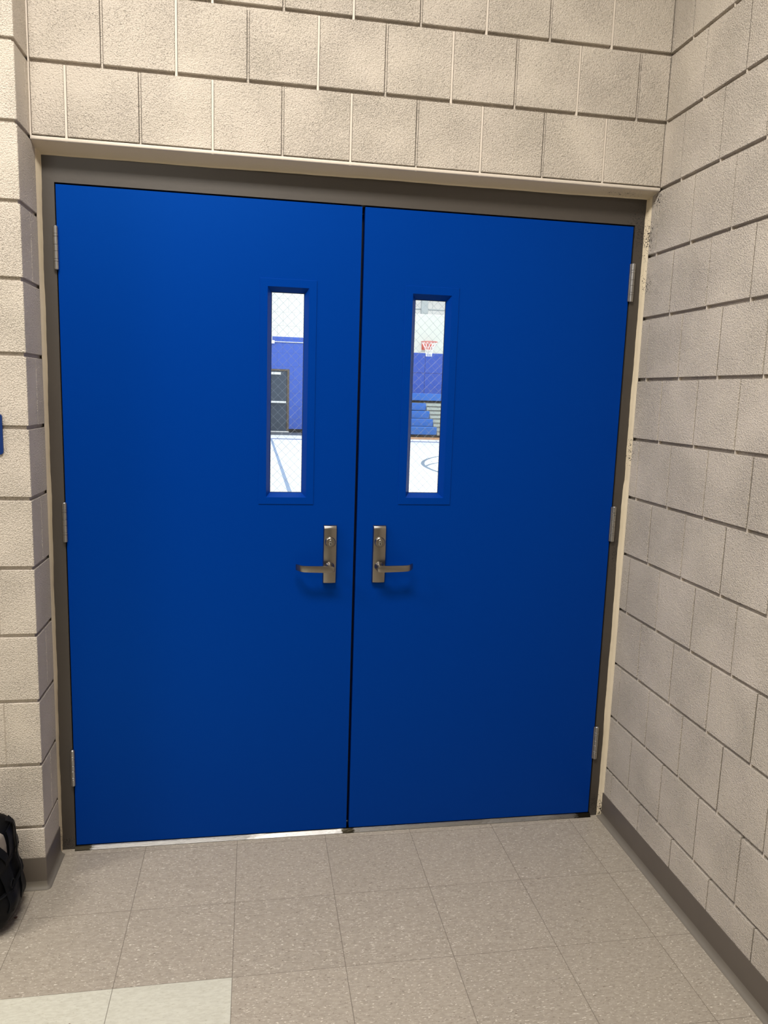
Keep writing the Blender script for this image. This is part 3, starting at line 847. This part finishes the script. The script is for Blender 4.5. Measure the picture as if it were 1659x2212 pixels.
# bleachers: same end, each tread farther back and higher
bl = empty('bleachers', (400, 1010, 0))
tag(bl, 'blue plastic bleachers with pale grey aisle steps at the far side of the gymnasium', 'bleachers')
seat0 = None
XE = 290.8
steps = [(1010, 15.1), (1036, 26.1), (1062, 37.4), (1088, 49.2), (1114, 64.6)]
for n_, (y, z) in enumerate(steps):
    w0 = 176; x1 = XE if n_ < 4 else 420
    h = 11.6
    gpart(bl, 'bench_seat', MB().box(w0, x1, y, y+11, z-h, z, bev=.8, seg=2), M['seat'], 'blue moulded bench seat')
    gpart(bl, 'foot_deck', MB().box(w0, x1, y+9, y+27, max(z-h-2.2, .1), z-h+.4), M['gblack'] if n_ else M['gblack'])
    if n_ == 0: gpart(bl, 'kick_board', MB().box(w0, 420, y-1, y+4, 0, 3.0), M['gblack'], 'black kick board')
# aisle steps
zt = 8.8; y = 1006
for n_ in range(8):
    z1 = 8.6+5.95*n_; yy = 1008+12.6*n_
    gpart(bl, 'aisle_step', MB().box(XE+.3, 420, yy, yy+13.5, z1-5.3, z1, bev=.1), M['riser'], 'pale grey aisle step')
    gpart(bl, 'step_nosing', MB().box(XE+.3, 420, yy-.5, yy+.4, z1-.62, z1+.06), M['gblack'])
gpart(bl, 'step_label', MB().box(302.5, 311, 1095, 1095.4, 39.8, 43.0), M['white'])
gpart(bl, 'under_frame', MB().box(176, 420, 1126, GB-2, 0, 52), M['riser'])

# basketball hoop hanging from the ceiling
hp = empty('basketball_hoop', (214, 745, 120))
tag(hp, 'orange basketball rim with white net on a pale backboard hanging in the gymnasium', 'basketball hoop')
hx, hy, hz = 214.0, 745.0, 120.0
gpart(hp, 'backboard', MB().box(hx-36, hx+36, hy+15, hy+16.2, 109.2, 151.4, bev=.4, seg=2), M['board'], 'pale rectangular backboard')
rim = [(hx+9*math.cos(a), hy+9*math.sin(a)-.0, hz) for a in lin(0, 2*math.pi, 33)]
ro = gpart(hp, 'rim', MB().tube(rim, .42, n=8, caps=False).tube([(hx-3, hy+8.6, hz), (hx-3, hy+15, hz)], .35).tube([(hx+3, hy+8.6, hz), (hx+3, hy+15, hz)], .35)
      .tube([(hx-8.7, hy, hz-.2), (hx-6.0, hy+9, hz-4), (hx-4.2, hy+14.8, hz-7.2)], .38).tube([(hx+8.7, hy, hz-.2), (hx+6.0, hy+9, hz-4), (hx+4.2, hy+14.8, hz-7.2)], .38)
      .box(hx-5.5, hx+5.5, hy+12.5, hy+15, hz-8, hz-.5, bev=.3), M['orange'], 'orange steel rim', True)
mbn = MB(); nn = 12
for q in range(nn):
    for s in (1, -1):
        pts = []
        for t_ in lin(0, 1, 9):
            a = 2*math.pi*(q+s*t_*2.2)/nn; r_ = 8.8*(1-t_)+3.2*t_ - 1.4*math.sin(math.pi*t_)
            pts.append((hx+r_*math.cos(a), hy+r_*math.sin(a), hz-15.6*t_))
        mbn.tube(pts, .22, n=5)
gpart(hp, 'net', mbn, M['net'], 'white cord net', True)
gpart(hp, 'support_mast', MB().box(hx-6.6, hx+.9, hy+17, hy+23, 118, 292, bev=.3), M['grey'], 'grey support mast')
gpart(hp, 'cross_pipe', MB().tube([(hx-60, hy+25, 157.6), (hx+60, hy+25, 157.6)], .9, n=10), M['grey'], smooth=True)
gpart(hp, 'hanger_cable', MB().tube([(hx+6.2, hy+18, 151), (hx+6.2, hy+18, 292)], .18, n=6), M['grey'])

# ------------------------------------------------------------------ lamps
def area(name, loc, sx, sy, power, col=(1, .955, .885), rot=(0, 0, 0)):
    l = bpy.data.lights.new(name, 'AREA'); l.shape = 'RECTANGLE'; l.size = sx*I; l.size_y = sy*I
    l.energy = power; l.color = col
    o = bpy.data.objects.new(name, l); COL.objects.link(o); o.location = Vector(loc)*I; o.rotation_euler = rot
    return o
area('hall_lamp', (12, -66, CEIL-1.5), 48, 24, 108)
area('hall_lamp', (-84, -54, CEIL-1.5), 48, 24, 82)
area('hall_lamp', (-30, -190, CEIL-1.5), 48, 24, 75)
for gx in (-150, 200, 550):
    for gy in (260, 620, 960):
        area('gym_lamp', (gx, gy, GCE-6), 90, 90, 400, col=(.93, .98, 1.0))

# ------------------------------------------------------------------ camera
Cx, Cy, Cz, yaw, pit, rol, foc = 22.7899, -98.3001, 60.9582, 0.17181, -0.15318, 0.03233, 1644.32
cy, sy, cp, sp = math.cos(yaw), math.sin(yaw), math.cos(pit), math.sin(pit)
fwd = Vector((sy*cp, cy*cp, sp)); right = Vector((cy, -sy, 0)); up = right.cross(fwd)
r2 = right*math.cos(rol)+up*math.sin(rol); u2 = -right*math.sin(rol)+up*math.cos(rol)
cam = bpy.data.cameras.new('camera'); co = bpy.data.objects.new('camera', cam); COL.objects.link(co)
mat = Matrix(((r2.x, u2.x, -fwd.x, Cx*I), (r2.y, u2.y, -fwd.y, Cy*I), (r2.z, u2.z, -fwd.z, Cz*I), (0, 0, 0, 1)))
co.matrix_world = mat
cam.sensor_fit = 'VERTICAL'; cam.sensor_height = 36; cam.lens = foc*36/2212
cam.clip_start = .02; cam.clip_end = 200
scene.camera = co

# world: faint neutral fill, the rooms are closed
w = bpy.data.worlds.new('world'); scene.world = w; w.use_nodes = True
w.node_tree.nodes['Background'].inputs[0].default_value = (.5, .5, .5, 1)
w.node_tree.nodes['Background'].inputs[1].default_value = .1
scene.view_settings.view_transform = 'Standard'; scene.view_settings.look = 'None'
scene.view_settings.exposure = 0.0; scene.view_settings.gamma = 1.0
scene.view_settings.use_curve_mapping = False
